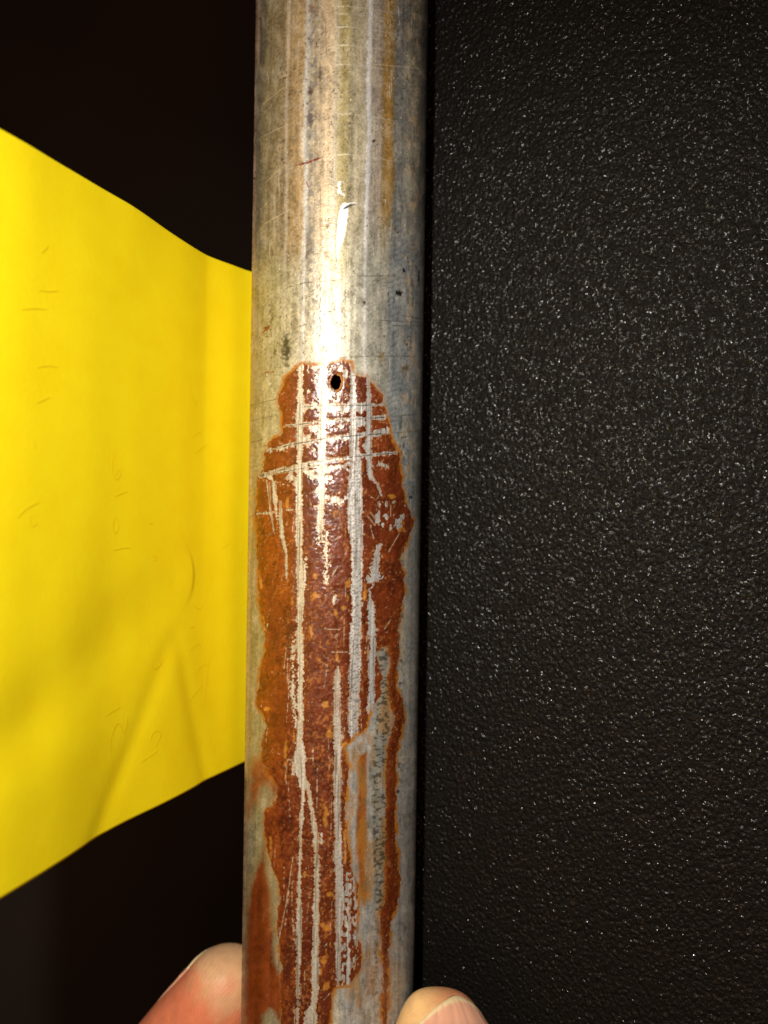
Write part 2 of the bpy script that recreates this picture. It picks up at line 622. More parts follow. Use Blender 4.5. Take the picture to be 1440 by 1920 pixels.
# ---------- colours of the bare wall
TONE = 0.80


def C(r, g, b):
    return lin((r, g, b)) * TONE


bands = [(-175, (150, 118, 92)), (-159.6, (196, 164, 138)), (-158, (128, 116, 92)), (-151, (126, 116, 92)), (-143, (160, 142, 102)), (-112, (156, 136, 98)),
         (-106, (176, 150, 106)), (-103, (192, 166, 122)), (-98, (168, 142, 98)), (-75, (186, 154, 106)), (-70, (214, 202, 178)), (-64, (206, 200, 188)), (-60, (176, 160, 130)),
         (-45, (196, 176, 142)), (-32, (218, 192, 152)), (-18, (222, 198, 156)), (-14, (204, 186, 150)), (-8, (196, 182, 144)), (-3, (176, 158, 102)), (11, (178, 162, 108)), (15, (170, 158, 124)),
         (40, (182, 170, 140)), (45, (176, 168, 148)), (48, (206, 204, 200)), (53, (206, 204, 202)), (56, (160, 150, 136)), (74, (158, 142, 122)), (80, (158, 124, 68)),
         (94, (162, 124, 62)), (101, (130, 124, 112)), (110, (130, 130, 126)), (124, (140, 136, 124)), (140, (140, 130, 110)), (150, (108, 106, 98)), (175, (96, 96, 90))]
bx = np.array([b[0] for b in bands], float)  # left rim line in both band sets is a painted reflection
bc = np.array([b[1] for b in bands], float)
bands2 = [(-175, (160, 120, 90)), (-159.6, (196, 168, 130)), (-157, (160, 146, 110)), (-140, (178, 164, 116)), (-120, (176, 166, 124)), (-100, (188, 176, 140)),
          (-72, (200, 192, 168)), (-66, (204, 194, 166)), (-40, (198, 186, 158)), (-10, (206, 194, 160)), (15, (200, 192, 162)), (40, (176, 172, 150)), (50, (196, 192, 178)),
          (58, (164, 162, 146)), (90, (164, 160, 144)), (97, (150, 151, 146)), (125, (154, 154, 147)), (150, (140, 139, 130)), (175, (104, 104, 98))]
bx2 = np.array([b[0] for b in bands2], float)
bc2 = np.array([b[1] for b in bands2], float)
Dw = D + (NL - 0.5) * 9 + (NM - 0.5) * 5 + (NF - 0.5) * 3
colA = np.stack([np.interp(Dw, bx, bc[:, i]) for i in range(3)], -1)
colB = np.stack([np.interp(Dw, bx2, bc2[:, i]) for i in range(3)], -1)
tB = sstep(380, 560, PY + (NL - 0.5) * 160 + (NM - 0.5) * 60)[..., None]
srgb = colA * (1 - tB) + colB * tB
# lower down the wall is plainer and greyer to the right
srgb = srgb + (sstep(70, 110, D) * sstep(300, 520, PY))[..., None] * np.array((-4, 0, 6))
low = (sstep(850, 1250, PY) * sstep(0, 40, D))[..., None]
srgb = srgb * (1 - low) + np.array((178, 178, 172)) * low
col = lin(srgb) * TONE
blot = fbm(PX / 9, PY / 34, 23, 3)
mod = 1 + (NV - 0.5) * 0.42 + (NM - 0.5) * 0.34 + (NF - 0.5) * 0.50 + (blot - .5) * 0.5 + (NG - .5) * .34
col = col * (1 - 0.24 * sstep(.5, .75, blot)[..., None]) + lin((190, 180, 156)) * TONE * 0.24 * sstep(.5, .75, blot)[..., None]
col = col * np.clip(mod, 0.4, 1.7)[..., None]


def over(mask, rgb):
    global col
    m = np.clip(mask, 0, 1)[..., None]
    col = col * (1 - m) + C(*rgb) * m


glare = sstep(500, 600, PY + (NM - .5) * 120) * (1 - sstep(900, 1000, PY)) * np.exp(-((D + 10) / 42.0) ** 2)  # flash highlight whitened by paling the wall colour under it
col = col * (1 - glare[..., None] * .4) + lin((222, 218, 204)) * TONE * glare[..., None] * .4 * (1 + (NM - .5) * .8 + (NF - .5) * .6)[..., None]
rough = 0.45 + (NM - 0.5) * 0.40 + (blot - .5) * .35 + (NV2 - 0.5) * 0.1
metal = (0.32 + (NL - 0.5) * 0.2) * (.55 + .45 * sstep(300, 540, PY + (NM - .5) * 160))
height = (NV - 0.5) * 0.014 + (NV2 - 0.5) * 0.05 + (NF - 0.5) * 0.014 + (NM - .5) * 0.025

# drawn ridges, raised, with their highlight lines painted pale
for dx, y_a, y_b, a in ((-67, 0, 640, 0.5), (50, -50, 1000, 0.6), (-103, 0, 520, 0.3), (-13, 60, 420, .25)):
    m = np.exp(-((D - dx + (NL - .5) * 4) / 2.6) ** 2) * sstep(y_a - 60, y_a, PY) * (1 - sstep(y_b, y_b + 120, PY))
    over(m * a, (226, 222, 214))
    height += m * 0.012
# grey mottling beside the left ridge
m = np.exp(-((D + 56) / 9.0) ** 2) * sstep(0.5, 0.62, NS2) * (1 - sstep(560, 640, PY))
over(m * 0.7, (122, 116, 112))
# warm flecks in the right hand bands
m = np.exp(-((D - 132) / 14.0) ** 2) * sstep(0.54, 0.66, fbm(PX / 6, PY / 16, 15, 2)) * (1 - 0.4 * sstep(640, 1300, PY))
over(m * 0.7 * (.5 + NF), (196, 170, 132))
metal = metal * (1 - m * .5)
# scaly pale rust shoulder on the lower right
m = np.exp(-((D - 128) / 9.0) ** 2) * sstep(0.50, 0.62, fbm(PX / 5, PY / 9, 16, 2)) * sstep(760, 820, PY) * (1 - sstep(1460, 1500, PY))
over(m * 0.75, (200, 186, 152))
m = np.exp(-((D - 124) / 8.0) ** 2) * sstep(0.60, 0.68, fbm(PX / 3.5, PY / 6, 17, 2)) * sstep(760, 820, PY) * (1 - sstep(1460, 1500, PY))
over(m * 0.8, (52, 46, 36))
# chatter bands in the blue grey stripe
m = np.exp(-((D - 104) / 14.0) ** 2) * (0.5 + 0.5 * np.sin(PY / 1.75 + D * 0.25 + NM * 6)) * sstep(300, 420, PY) * (1 - sstep(760, 900, PY))
over(m * 0.35, (88, 90, 88))
# black pinholes and grit
grit = vnoise(PX / 2.4, PY / 2.8, 31)
m = sstep(0.84, 0.93, grit) * np.exp(-((D + 38) / 42.0) ** 2) * sstep(440, 540, PY) * (1 - sstep(690, 720, PY))
over(m * 0.9, (70, 52, 34))
m = sstep(.60, .72, fbm(PX / 4.5, PY / 6.5, 35, 2)) * np.exp(-((D + 40) / 36.0) ** 2) * sstep(470, 560, PY) * (1 - sstep(690, 710, PY))
over(m * 0.6, (132, 112, 82))
metal = metal * (1 - m * .6)
m = sstep(0.88, 0.95, vnoise(PX / 2.2, PY / 2.5, 33)) * 0.5 * np.where(np.abs(D) < 150, 1, 0) * (1 - sstep(700, 900, PY))
over(m, (88, 70, 48))
m = sstep(0.80, 0.92, vnoise(PX / 2.4, PY / 4, 34)) * np.exp(-((D - 15) / 5.0) ** 2) * (1 - sstep(420, 520, PY))
over(m * .8, (84, 74, 60))
for x, y, rx, ry, c, a in ((537, 656, 8, 30, (84, 76, 50), .8), (581, 222, 6, 18, (108, 94, 86), .85), (582, 172, 6, 7, (100, 76, 64), .8), (600, 138, 3, 14, (112, 100, 84), .6),
                           (748, 549, 6, 5, (20, 18, 14), 1), (757, 507, 2.5, 4, (24, 22, 18), 1), (785, 520, 2, 12, (40, 40, 36), .7), (590, 565, 6, 5, (120, 108, 84), .9),
                           (701, 264, 4, 3, (78, 24, 16), 1), (612, 478, 5, 12, (150, 100, 70), .5), (576, 470, 4, 34, (110, 96, 74), .6), (585, 16, 6, 14, (140, 112, 88), .7),
                           (500, 616, 5, 4, (130, 70, 30), .8), (510, 590, 4, 22, (128, 116, 74), .5), (552, 600, 6, 40, (140, 126, 92), .4), (683, 566, 3, 5, (90, 76, 56), .8),
                           (760, 690, 7, 8, (120, 96, 64), .6), (715, 668, 6, 10, (150, 128, 88), .6), (770, 932, 3, 3, (40, 34, 26), .9), (746, 1484, 3, 4, (44, 40, 36), .9)):
    over(blob(x, y, rx, ry, rag=1.1) * a * 1.6, c)
# little rust nicks
for pts, c in (([(556, 310, 2), (575, 305, 4), (590, 300, 4), (608, 293, 1)], (128, 54, 30)), ([(532, 147, 2), (545, 142, 2)], (120, 60, 34)),
               ([(490, 700, 2), (512, 697, 2)], (160, 92, 40)), ([(490, 628, 1), (503, 612, 4)], (150, 86, 40)), ([(575, 340, 2), (578, 350, 3)], (130, 60, 36)),
               ([(540, 178, 2), (548, 176, 2)], (130, 76, 44)), ([(495, 836, 1), (520, 833, 1)], (150, 110, 60))):
    over(sstep(-0.6, 0.8, strip(pts) + (NG - 0.5) * 3), c)
# dark hairlines round the tube
for pts in ([(535, 540), (572, 530), (640, 525)], [(672, 518), (725, 517), (772, 522)], [(533, 622), (575, 608)], [(470, 760), (520, 748)], [(640, 670), (690, 668), (780, 668)],
            [(468, 790), (528, 776)], [(745, 590), (795, 598)], [(735, 610), (790, 612)], [(725, 782), (796, 775)], [(744, 812), (792, 806)], [(470, 830), (492, 824)],
            [(700, 600), (790, 604)], [(470, 968), (484, 964)], [(728, 790), (785, 787)]):
    f = strip([(x, y, 1.3) for x, y in pts])
    over(sstep(-0.7, 0.5, f + (NM - .55) * 2) * 0.7, (84, 72, 50))
# light ticks and hairlines
for y in (12, 26, 51, 85, 121, 214, 290):
    f = strip([(628 + (y * 7) % 9, y + .6, 1.0), (640, y, 2.2), (652 + (y * 5) % 8, y - 0.4, 0.8)])
    over(sstep(-0.7, 0.5, f + (NF - .6) * 1.6) * 0.8, (250, 240, 206))
    f = strip([(656, y + 0.5, 1.6), (700, y + 5, 1.2), (742, y + 13, 0.8)])
    over(sstep(-0.7, 0.5, f) * 0.5, (206, 200, 184))
for pts in ([(492, 196), (533, 163)], [(497, 254), (540, 233)], [(498, 342), (530, 312)], [(500, 560), (545, 533)], [(495, 420), (545, 392)], [(560, 585), (530, 600)],
            [(700, 120), (785, 128)], [(760, 100), (800, 150)]):
    f = strip([(x, y, 1.1) for x, y in pts])
    over(sstep(-0.7, 0.5, f) * 0.6, (226, 208, 160))
m = sstep(0.80, 0.90, vnoise(PX / 2.8, PY / 3.4, 36)) * sstep(.48, .62, fbm(PX / 24, PY / 60, 37, 2)) * (1 - sstep(640, 760, PY))
over(m * .8, (84, 68, 46))
m = sstep(.60, .72, fbm(PX / 7, PY / 11, 38, 2)) * (1 - sstep(640, 760, PY)) * np.where(np.abs(D) < 150, 1, 0)
over(m * .10, (232, 226, 208))
# fine handling scratches
hw = np.random.RandomState(9)
for k_ in range(130):
    y_ = hw.uniform(-20, 1900)
    xc_ = 644 - 0.0146 * y_
    x_ = xc_ + hw.uniform(-150, 150)
    L_ = hw.uniform(8, 60)
    an = hw.normal(math.pi / 2, 0.07) if k_ % 3 else hw.uniform(-.5, .35)
    if k_ % 3 == 0:
        L_ *= .6
    f = strip([(x_, y_, .3), (x_ + L_ * .5 * math.cos(an), y_ + L_ * .5 * math.sin(an), 1.3), (x_ + L_ * math.cos(an), y_ + L_ * math.sin(an), .3)])
    over(sstep(-.6, .5, f + (NF - .5) * 1.2) * hw.uniform(.3, .75), (232, 222, 196) if k_ % 5 else (92, 80, 60))
# glints painted as tiny bright specks
m = sstep(0.962, 0.985, vnoise(PX / 2.6, PY / 2.8, 41)) * np.where(FRONT & (np.abs(D) < 158), 1, 0)
spec = np.clip(m, 0, 1)
over(m, (250, 242, 216))
# the gouge: a flat smeared facet with a lip at its head
gg = strip([(646, 388, 15), (643, 402, 17), (640, 430, 17), (637, 448, 14), (634, 470, 6), (633, 486, 2)])
mg = sstep(-1, 1, gg + (NF - 0.5) * 2)
over(mg, (246, 246, 244))  # bright reflection of the facet painted as near-white colour
rough = rough * (1 - mg) + 0.50 * mg
metal = metal * (1 - mg) + 0.35 * mg
height = height - mg * 0.03
f = strip([(636, 342, 5), (636, 360, 6), (645, 366, 4)])
over(sstep(-1, 1, f + (NG - .5) * 3) * .9, (244, 242, 236))
f = strip([(645, 391, 2), (652, 387, 4), (660, 384, 2), (667, 383, 1)])
over(sstep(-0.7, 0.7, f), (40, 38, 34))
height = height - 0.05 * sstep(-0.7, 0.7, f)
f = strip([(648, 384, 2), (656, 381, 3), (668, 380, 2)])
over(sstep(-0.7, 0.7, f), (240, 238, 230))
height = height + 0.03 * sstep(-0.7, 0.7, f)

# bevelled lip of the hole, its lit right edge painted light orange
lip = sstep(-2.6, -.6, SDH) * sstep(627, 637, PX)
over(lip, (222, 160, 96))
height = height - 0.22 * sstep(-3.5, 0, SDH) * sstep(625, 634, PX)
# stain on the wall round the rust
rim = sstep(-8, -0.5, SDN) * 0.9
rim = rim * (0.45 + 0.9 * sstep(0.40, 0.6, fbm(PX / 22, PY / 30, 51, 2)))
over(rim, (176, 112, 34))
metal = metal * (1 - 0.7 * np.clip(rim, 0, 1))
# orange wash on the lower left
for poly, c, a, soft in (([(493, 1412), (476, 1430), (468, 1470), (464, 1530), (478, 1510), (490, 1480), (500, 1470), (512, 1500), (522, 1480), (507, 1448)], (158, 78, 10), .85, 10),
                         ([(497, 1585), (478, 1638), (466, 1700), (461, 1780), (459, 1850), (459, 1960), (486, 1960), (490, 1905), (507, 1890), (527, 1920), (530, 1850), (512, 1800), (512, 1740), (509, 1672), (500, 1640)], (138, 58, 6), .96, 7),
                         ([(500, 1595), (520, 1640), (522, 1700), (519, 1740), (511, 1740), (508, 1672)], (190, 168, 120), .55, 8),
                         ([(672, 1416), (687, 1412), (686, 1500), (688, 1560), (684, 1640), (692, 1680), (680, 1700), (672, 1640), (668, 1560), (672, 1480)], (158, 84, 10), .95, 4),
                         ([(712, 1330), (724, 1300), (738, 1345), (728, 1380), (712, 1370)], (178, 120, 50), .7, 7),
                         ([(700, 1600), (706, 1580), (700, 1650), (694, 1690), (690, 1680)], (184, 136, 66), .6, 6),
                         ([(664, 1840), (672, 1760), (676, 1850), (668, 1900)], (160, 130, 70), .5, 8),
                         ([(680, 1790), (696, 1780), (690, 1815)], (170, 120, 50), .5, 8)):
    f = polysd(poly)
    over(sstep(-soft * 2.4, soft * .5, f + (NM - .5) * soft * 2) * .45 * a, (176, 136, 66))
    m = sstep(-soft, soft, f + (NM - 0.5) * soft * 1.6) * a
    over(m, c)
    col = col * (1 + m[..., None] * ((NL - .5) * 1.0 + (NV2 - .5) * .6 + (NS2 - .5) * .6)[..., None])
    metal = metal * (1 - 0.8 * m)
    rough = rough * (1 - .2 * m)
# amber wash in the scraped area on the lower right
m = sstep(-4, 6, strip([(680, 1400, 60), (685, 1480, 76), (686, 1600, 80), (684, 1720, 72), (676, 1860, 60)])) * sstep(.47, .66, fbm(PX / 9, PY / 42, 55, 3))
over(m * .6, (166, 116, 44))
metal = metal * (1 - m * .5)
m = sstep(-4, 6, strip([(690, 1420, 60), (700, 1560, 50), (690, 1760, 60), (680, 1900, 60)])) * sstep(.52, .70, fbm(PX / 6, PY / 20, 56, 3))
over(m * .45, (112, 98, 64))
# olive worn strip with grime between the scratch and the streak
m = sstep(-4, 4, strip([(718, 1225, 20), (722, 1260, 22), (718, 1320, 22), (716, 1400, 34), (712, 1500, 30), (712, 1600, 26), (712, 1700, 16)]))
over(m * 0.35, (150, 140, 104))
g = sstep(0.60, 0.72, vnoise(PX / 5.5, PY / 3.0, 61)) * m
over(g * 0.75, (62, 54, 38))
m = sstep(-3, 3, strip([(708, 1560, 14), (710, 1640, 12), (706, 1760, 8), (703, 1860, 12)]))
over(m * sstep(0.62, 0.75, vnoise(PX / 4, PY / 3.0, 62)) * .6, (70, 62, 48))
# dark grime at the foot of the branch scratch
m = sstep(-1, 1.5, strip([(594, 1620, 2), (594, 1700, 3), (592, 1800, 5), (592, 1850, 4)]) + (NG - .5) * 4)
over(m * .75, (60, 54, 44))
m = sstep(-.8, .8, strip([(565, 1300, 1.6), (561, 1360, 1.6)]))
over(m * .8, (50, 40, 26))
m = sstep(-.8, .8, strip([(562, 1560, 1.5), (559, 1700, 1.5), (558, 1800, 2), (556, 1930, 2)]) + (NM - .5) * 1.5)
over(m * .7, (60, 34, 20))
# fresh metal in the scratches
fm = sstep(-1, 2, bare) * sstep(-2, 2, SD)
over(fm * 0.85 * sstep(30, -10, D), (234, 226, 202))
over(fm * 0.85 * sstep(-10, 30, D), (220, 221, 217))
over(fm * sstep(.5, .72, NM) * .30, (184, 170, 136))
over(fm * (1 - sstep(0, 3, bare)) * .45, (128, 92, 58))
lines = sstep(.58, .8, vnoise(D / 1.7, PY / 55, 78))
over(fm * lines * .6, (96, 82, 64))
over(fm * sstep(.62, .8, vnoise(D / 1.6, PY / 80, 80)) * .7, (246, 244, 236))
height = height + fm * (vnoise(D / 2.2, PY / 40, 79) - .5) * 0.05 - .02 * fm
chat = sstep(0.56, 0.74, vnoise(PX / 2.6 + PY / 6, PY / 2.0, 77))
s3 = sstep(-1, 3, strip(SCR[3]))
over(fm * chat * (0.30 + 0.35 * s3), (110, 98, 84))
metal = metal * (1 - fm) + 0.40 * fm
rough = rough * (1 - fm) + 0.42 * fm
over(sstep(-0.8, 0.3, hcore) * (.35 + .6 * sstep(.42, .6, NM)) * sstep(-6, 0, SD), (84, 62, 42))
height = height - 0.02 * sstep(-0.8, 0.3, hcore)
col = np.clip(col, 0.003, 0.92)
rough = np.clip(rough, 0.25, 0.8)
metal = np.clip(metal, 0, 1)
col[~FRONT] = C(120, 116, 108)
height[~FRONT] = 0

# ---------- wall mesh (outer skin, hole lip, bore)
PT = tube_pt(S, T, R + height)
idx = np.arange(NS * NT).reshape(NS, NT)
nx = np.roll(idx, -1, axis=1)
quads = np.stack([idx[:-1], nx[:-1], nx[1:], idx[1:]], -1).reshape(-1, 4)
hv = (SDH > 0).ravel()
hq = hv[quads].all(1)
verts = PT.reshape(-1, 3)
fin = np.stack([rough, metal, np.full_like(rough, 0.5)], -1).reshape(-1, 3)
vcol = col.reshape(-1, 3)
wall_q = quads[~hq]
# lip: boundary of the hole pushed radially through the wall
hqs = quads[hq]
edges = {}
for q in hqs:
    for a, b in zip(q, np.roll(q, -1)):
        k = (min(a, b), max(a, b))
        edges[k] = None if k in edges else (a, b)
bedge = [e for e in edges.values() if e is not None]
bv = sorted({v for e in bedge for v in e})
lip_q, lip_v = [], []
nlev = 7
base = len(verts)
pos = {v: i for i, v in enumerate(bv)}
WALLT = 1.3
for L in range(1, nlev + 1):
    for v in bv:
        s_, t_ = S.ravel()[v], T.ravel()[v]
        lip_v.append(tube_pt(np.array(s_), np.array(t_), np.array(R - WALLT * L / nlev)))


def lv(v, L):
    return v if L == 0 else base + (L - 1) * len(bv) + pos[v]


for a, b in bedge:
    for L in range(nlev):
        lip_q.append((lv(a, L), lv(b, L), lv(b, L + 1), lv(a, L + 1)))
verts = np.concatenate([verts, np.array(lip_v)])
vcol = np.concatenate([vcol, np.tile(lin((120, 60, 28)) * .5, (len(lip_v), 1))])
fin = np.concatenate([fin, np.tile((0.5, 0.1, 0.4), (len(lip_v), 1))])
# bore
nb = 48
sb = np.concatenate([np.linspace(-205, 10, 30), np.linspace(12, 28, 17), np.linspace(30, 260, 30)])
tb = np.linspace(0, 2 * math.pi, nb, endpoint=False)
Sb, Tb = np.meshgrid(sb, tb, indexing='ij')
Pb = tube_pt(Sb, Tb, np.full_like(Sb, R - WALLT - 0.02))
b0 = len(verts)
ib = np.arange(len(sb) * nb).reshape(len(sb), nb) + b0
nbx = np.roll(ib, -1, axis=1)
qb = np.stack([ib[:-1], ib[1:], nbx[1:], nbx[:-1]], -1).reshape(-1, 4)
hc = np.array([629., 716.])
pbx = 720 + FPX * Pb[..., 0] / (CAMZ - Pb[..., 2])
pby = 960 - FPX * Pb[..., 1] / (CAMZ - Pb[..., 2])
near = ((np.hypot(pbx - hc[0], pby - hc[1]) < 30) & (np.cos(Tb) > 0.3)).ravel()
keep = ~near[qb - b0].any(1)
qb = qb[keep]
verts = np.concatenate([verts, Pb.reshape(-1, 3)])
vcol = np.concatenate([vcol, np.tile((0.03, 0.022, 0.018), (nb * len(sb), 1))])
fin = np.concatenate([fin, np.tile((0.8, 0.0, 0.2), (nb * len(sb), 1))])
# ring ends
ends = []
for row_o, row_b in ((0, 0), (NS - 1, len(sb) - 1)):
    for j in range(nb):
        pass
allq = np.concatenate([wall_q, np.array(lip_q), qb])
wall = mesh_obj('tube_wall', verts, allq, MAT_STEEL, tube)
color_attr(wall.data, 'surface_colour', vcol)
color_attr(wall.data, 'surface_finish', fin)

# ---------- rust: a raised crust on the wall, its own mesh
rust_f = np.minimum(SDN, -bare)
rust_f = np.minimum(rust_f, -SDH - 0.5 - 1.7 * sstep(627, 637, PX) + (NF - .5) * 2)
rust_f = np.where(sstep(-0.6, 0.2, hcore) > 0.6, -1, rust_f)
dark = np.array(lin((112, 46, 24)))
mid = np.array(lin((142, 64, 26)))
orange = np.array(lin((178, 88, 22)))
lt = sstep(-40, -105, D) * 0.75 - 0.30 + 0.6 * (fbm(D / 5, PY / 70, 72, 2) - .5) + (NL - 0.5) * 1.0 + (NM - 0.5) * 0.9
lt = lt + 0.45 * (fbm(D / 8, PY / 120, 71, 2) - 0.5)
lt = np.clip(lt, -0.8, 1)
rc = np.where(lt[..., None] > 0, mid * (1 - lt[..., None]) + orange * lt[..., None], mid * (1 + lt[..., None]) + dark * (-lt[..., None]))
edge = (1 - sstep(0, 6, SDN)) * 0.75 * (.25 + sstep(.42, .62, fbm(PX / 26, PY / 26, 52, 2)))
rc = rc * (1 - edge[..., None]) + lin((176, 96, 30)) * edge[..., None]


def rspot(x, y, rx, ry, c, a):
    global rc
    bl = blob(x, y, rx, ry, rag=0)
    m = (sstep(0.1, .75, bl - (NS2 - 0.42) * 2.0 - (NF - .5) * .8) * sstep(0, .35, bl) * a)[..., None]
    rc = rc * (1 - m) + lin(c) * m


OR = (244, 164, 62)
for x, y, rx, ry in ((594, 1118, 11, 9), (591, 1079, 7, 7), (651, 1093, 9, 8), (645, 1140, 6, 6), (652, 1121, 5, 7), (584, 1185, 5, 18), (601, 1238, 6, 5), (611, 1321, 7, 7),
                     (618, 1377, 6, 9), (551, 1380, 3, 14), (611, 1527, 6, 20), (612, 1738, 12, 10), (576, 1638, 8, 8), (618, 1677, 6, 6), (607, 1796, 7, 10), (629, 962, 6, 9),
                     (684, 1110, 5, 16), (690, 1230, 5, 16), (640, 1380, 5, 22), (647, 1580, 4, 40), (540, 945, 4, 16), (534, 880, 3, 8), (496, 1170, 4, 20), (490, 1090, 4, 14),
                     (632, 1230, 3, 10), (630, 1150, 4, 12), (548, 1128, 3, 10), (602, 1820, 5, 8), (735, 930, 9, 6), (750, 985, 8, 14), (612, 1850, 6, 12), (640, 862, 8, 5), (650, 1398, 8, 8),
                     (500, 1330, 8, 5), (508, 1590, 3, 22), (536, 1420, 4, 50)):
    rspot(x, y, rx, ry, OR, 0.8)
for x, y, rx, ry in ((615, 1596, 14, 14), (612, 1774, 13, 12), (535, 1540, 14, 90), (541, 1780, 13, 130), (600, 1440, 18, 20), (585, 905, 12, 16), (730, 1085, 20, 30), (540, 1190, 10, 60)):
    rspot(x, y, rx, ry, (88, 36, 24), 0.55)
# flecks of brighter scale, mostly down the middle; metal glints painted along the scrapes
fl = sstep(.60, .72, fbm(PX / 3.6, PY / 5.5, 83, 2)) * sstep(.42, .60, fbm(PX / 45, PY / 60, 84, 2)) * (.45 + .55 * np.exp(-((D + 8) / 60.0) ** 2))
rc = rc * (1 - fl[..., None] * .5) + lin((230, 146, 62)) * fl[..., None] * .5
fl = sstep(.80, .92, vnoise(PX / 3.2, PY / 3.4, 85)) * (1 - sstep(2, 14, -bare)) * .8
rc = rc * (1 - fl[..., None]) + lin((226, 176, 116)) * fl[..., None]
fl = sstep(.66, .82, fbm(PX / 4, PY / 4, 86, 2)) * sstep(.45, .6, NL) * .6
rc = rc * (1 - fl[..., None]) + lin((74, 30, 20)) * fl[..., None]
hr = np.random.RandomState(5)
for _ in range(120):
    x_, y_ = hr.uniform(490, 745), hr.uniform(880, 1900)
    L_, sl = hr.uniform(14, 110), hr.uniform(-0.14, 0.06)
    if _ % 3:
        x_ = (562, 666, 634, 590, 697, 545)[_ % 6] + hr.normal(0, 9)
    if _ % 4 == 0:
        L_, sl = hr.uniform(6, 22), hr.uniform(-1.2, 1.2)
    f = strip([(x_, y_, .4), (x_ + sl * L_ * .5 + hr.uniform(-1, 1), y_ + L_ * .5, 1.5), (x_ + sl * L_, y_ + L_, .4)])
    m = (sstep(-.5, .7, f + (NF - .58) * 2.8) * hr.uniform(.45, 1.0))[..., None]
    rc = rc * (1 - m) + lin((240, 214, 176)) * m
for pts in ([(550, 1605), (538, 1690), (516, 1800), (497, 1890)], [(506, 905), (508, 950), (515, 1000)], [(609, 1179), (636, 1180)], [(622, 1222), (651, 1222)], [(540, 1424), (592, 1421)],
            [(694, 960), (711, 985)], [(689, 968), (703, 985)], [(694, 985), (700, 1010)], [(733, 1160), (720, 1180)], [(748, 1000), (728, 1035)]):
    f = strip([(x, y, 1.6) for x, y in pts])
    m = (sstep(-.6, .6, f + (NF - .5) * 1.5) * .9)[..., None]
    rc = rc * (1 - m) + lin((230, 200, 160)) * m
glint = sstep(0.90, 0.96, vnoise(PX / 2.4, PY / 2.4, 81)) * sstep(0.45, 0.6, NL)  # glints painted into the crust colour
rc = rc * (1 - glint[..., None] * .7) + lin((236, 206, 160)) * glint[..., None] * .7
rc = rc * (1 + (NF - 0.5) * 0.5 + (NM - .5) * .5)[..., None]
rc = np.clip(rc * 0.50, 0.002, 0.9)
rh = 0.03 + 0.05 * sstep(0, 7, rust_f) + (NM - 0.5) * 0.07 + (NF - 0.5) * 0.05 + (NS2 - .5) * .05
PR = tube_pt(S, T, R + height + np.maximum(rh, 0.012))
rq = (rust_f > 0).ravel()[quads].sum(1) >= 3
rq &= FRONT.ravel()[quads].all(1)
# the runnel that leaves the patch on the right is a crust of its own below its neck
mx_ = PX.ravel()[quads].mean(1)
my_ = PY.ravel()[quads].mean(1)
streak = (mx_ > 708) & (my_ > 1290)
for nm, sel in (('rust_patch', rq & ~streak), ('rust_streak', rq & streak)):
    q = quads[sel]
    used, inv = np.unique(q, return_inverse=True)
    inv = inv.reshape(q.shape)
    v = PR.reshape(-1, 3)[used]
    o = mesh_obj(nm, v, inv, MAT_RUST, tube)
    color_attr(o.data, 'surface_colour', rc.reshape(-1, 3)[used])
    fr = np.stack([np.clip(0.31 + (NM - 0.5) * 0.25, .2, .7), np.zeros_like(NM), np.full_like(NM, 0.55)], -1).reshape(-1, 3)[used]
    color_attr(o.data, 'surface_finish', fr)

# ------------------------------------------------------------------ yellow paper
# plan of the sheet (x, height above panel), from behind the tube to near the lens
PROF = np.array([(-14.6, 0.7), (-17.2, 2.0), (-20.8, 5.2), (-23.2, 9.2), (-25.4, 13.2), (-28.3, 19.8), (-31.0, 26.6), (-33.2, 32.0), (-35.8, 39.8), (-38.3, 46.6), (-41.0, 54.0), (-44.5, 63.0), (-48.0, 72.0)])
seg = np.r_[0, np.cumsum(np.hypot(*np.diff(PROF, axis=0).T))]
NU, NVP = 260, 240
uu = np.linspace(0, seg[-1], NU)


def smooth_prof(u):
    # Catmull-Rom through the plan points
    i = np.clip(np.searchsorted(seg, u, side='right') - 1, 0, len(seg) - 2)
    t = (u - seg[i]) / (seg[i + 1] - seg[i])
    p = lambda k: PROF[np.clip(k, 0, len(PROF) - 1)]
    t = t[:, None]
    a, b, c, d = p(i - 1), p(i), p(i + 1), p(i + 2)
    return 0.5 * (2 * b + (c - a) * t + (2 * a - 5 * b + 4 * c - d) * t ** 2 + (3 * b - 3 * c + d - a) * t ** 3)


pp = smooth_prof(uu)
tg = np.gradient(pp, axis=0)
tg /= np.linalg.norm(tg, axis=1)[:, None]
nrm = np.stack([-tg[:, 1], tg[:, 0]], -1)
nrm *= np.where(nrm[:, :1] < 0, -1, 1)       # facing right, towards the lamp
upx = 720 + FPX * pp[:, 0] / (CAMZ - pp[:, 1])   # photo column of each plan point
HH = 38.2
vv = np.linspace(-HH, HH, NVP)
U, V = np.meshgrid(np.arange(NU), vv, indexing='ij')
PXp = upx[U]
PYp = 960 - FPX * V / (CAMZ - pp[U, 1]) - 2


def ridge(px, py, a, b, wid, fade=60):
    d, t = seg_dist(px, py, a, b)
    vx, vy = b[0] - a[0], b[1] - a[1]
    sgn = ((px - a[0]) * vy - (py - a[1]) * vx) / math.hypot(vx, vy)
    return sgn, t, d


h = np.zeros_like(PXp)
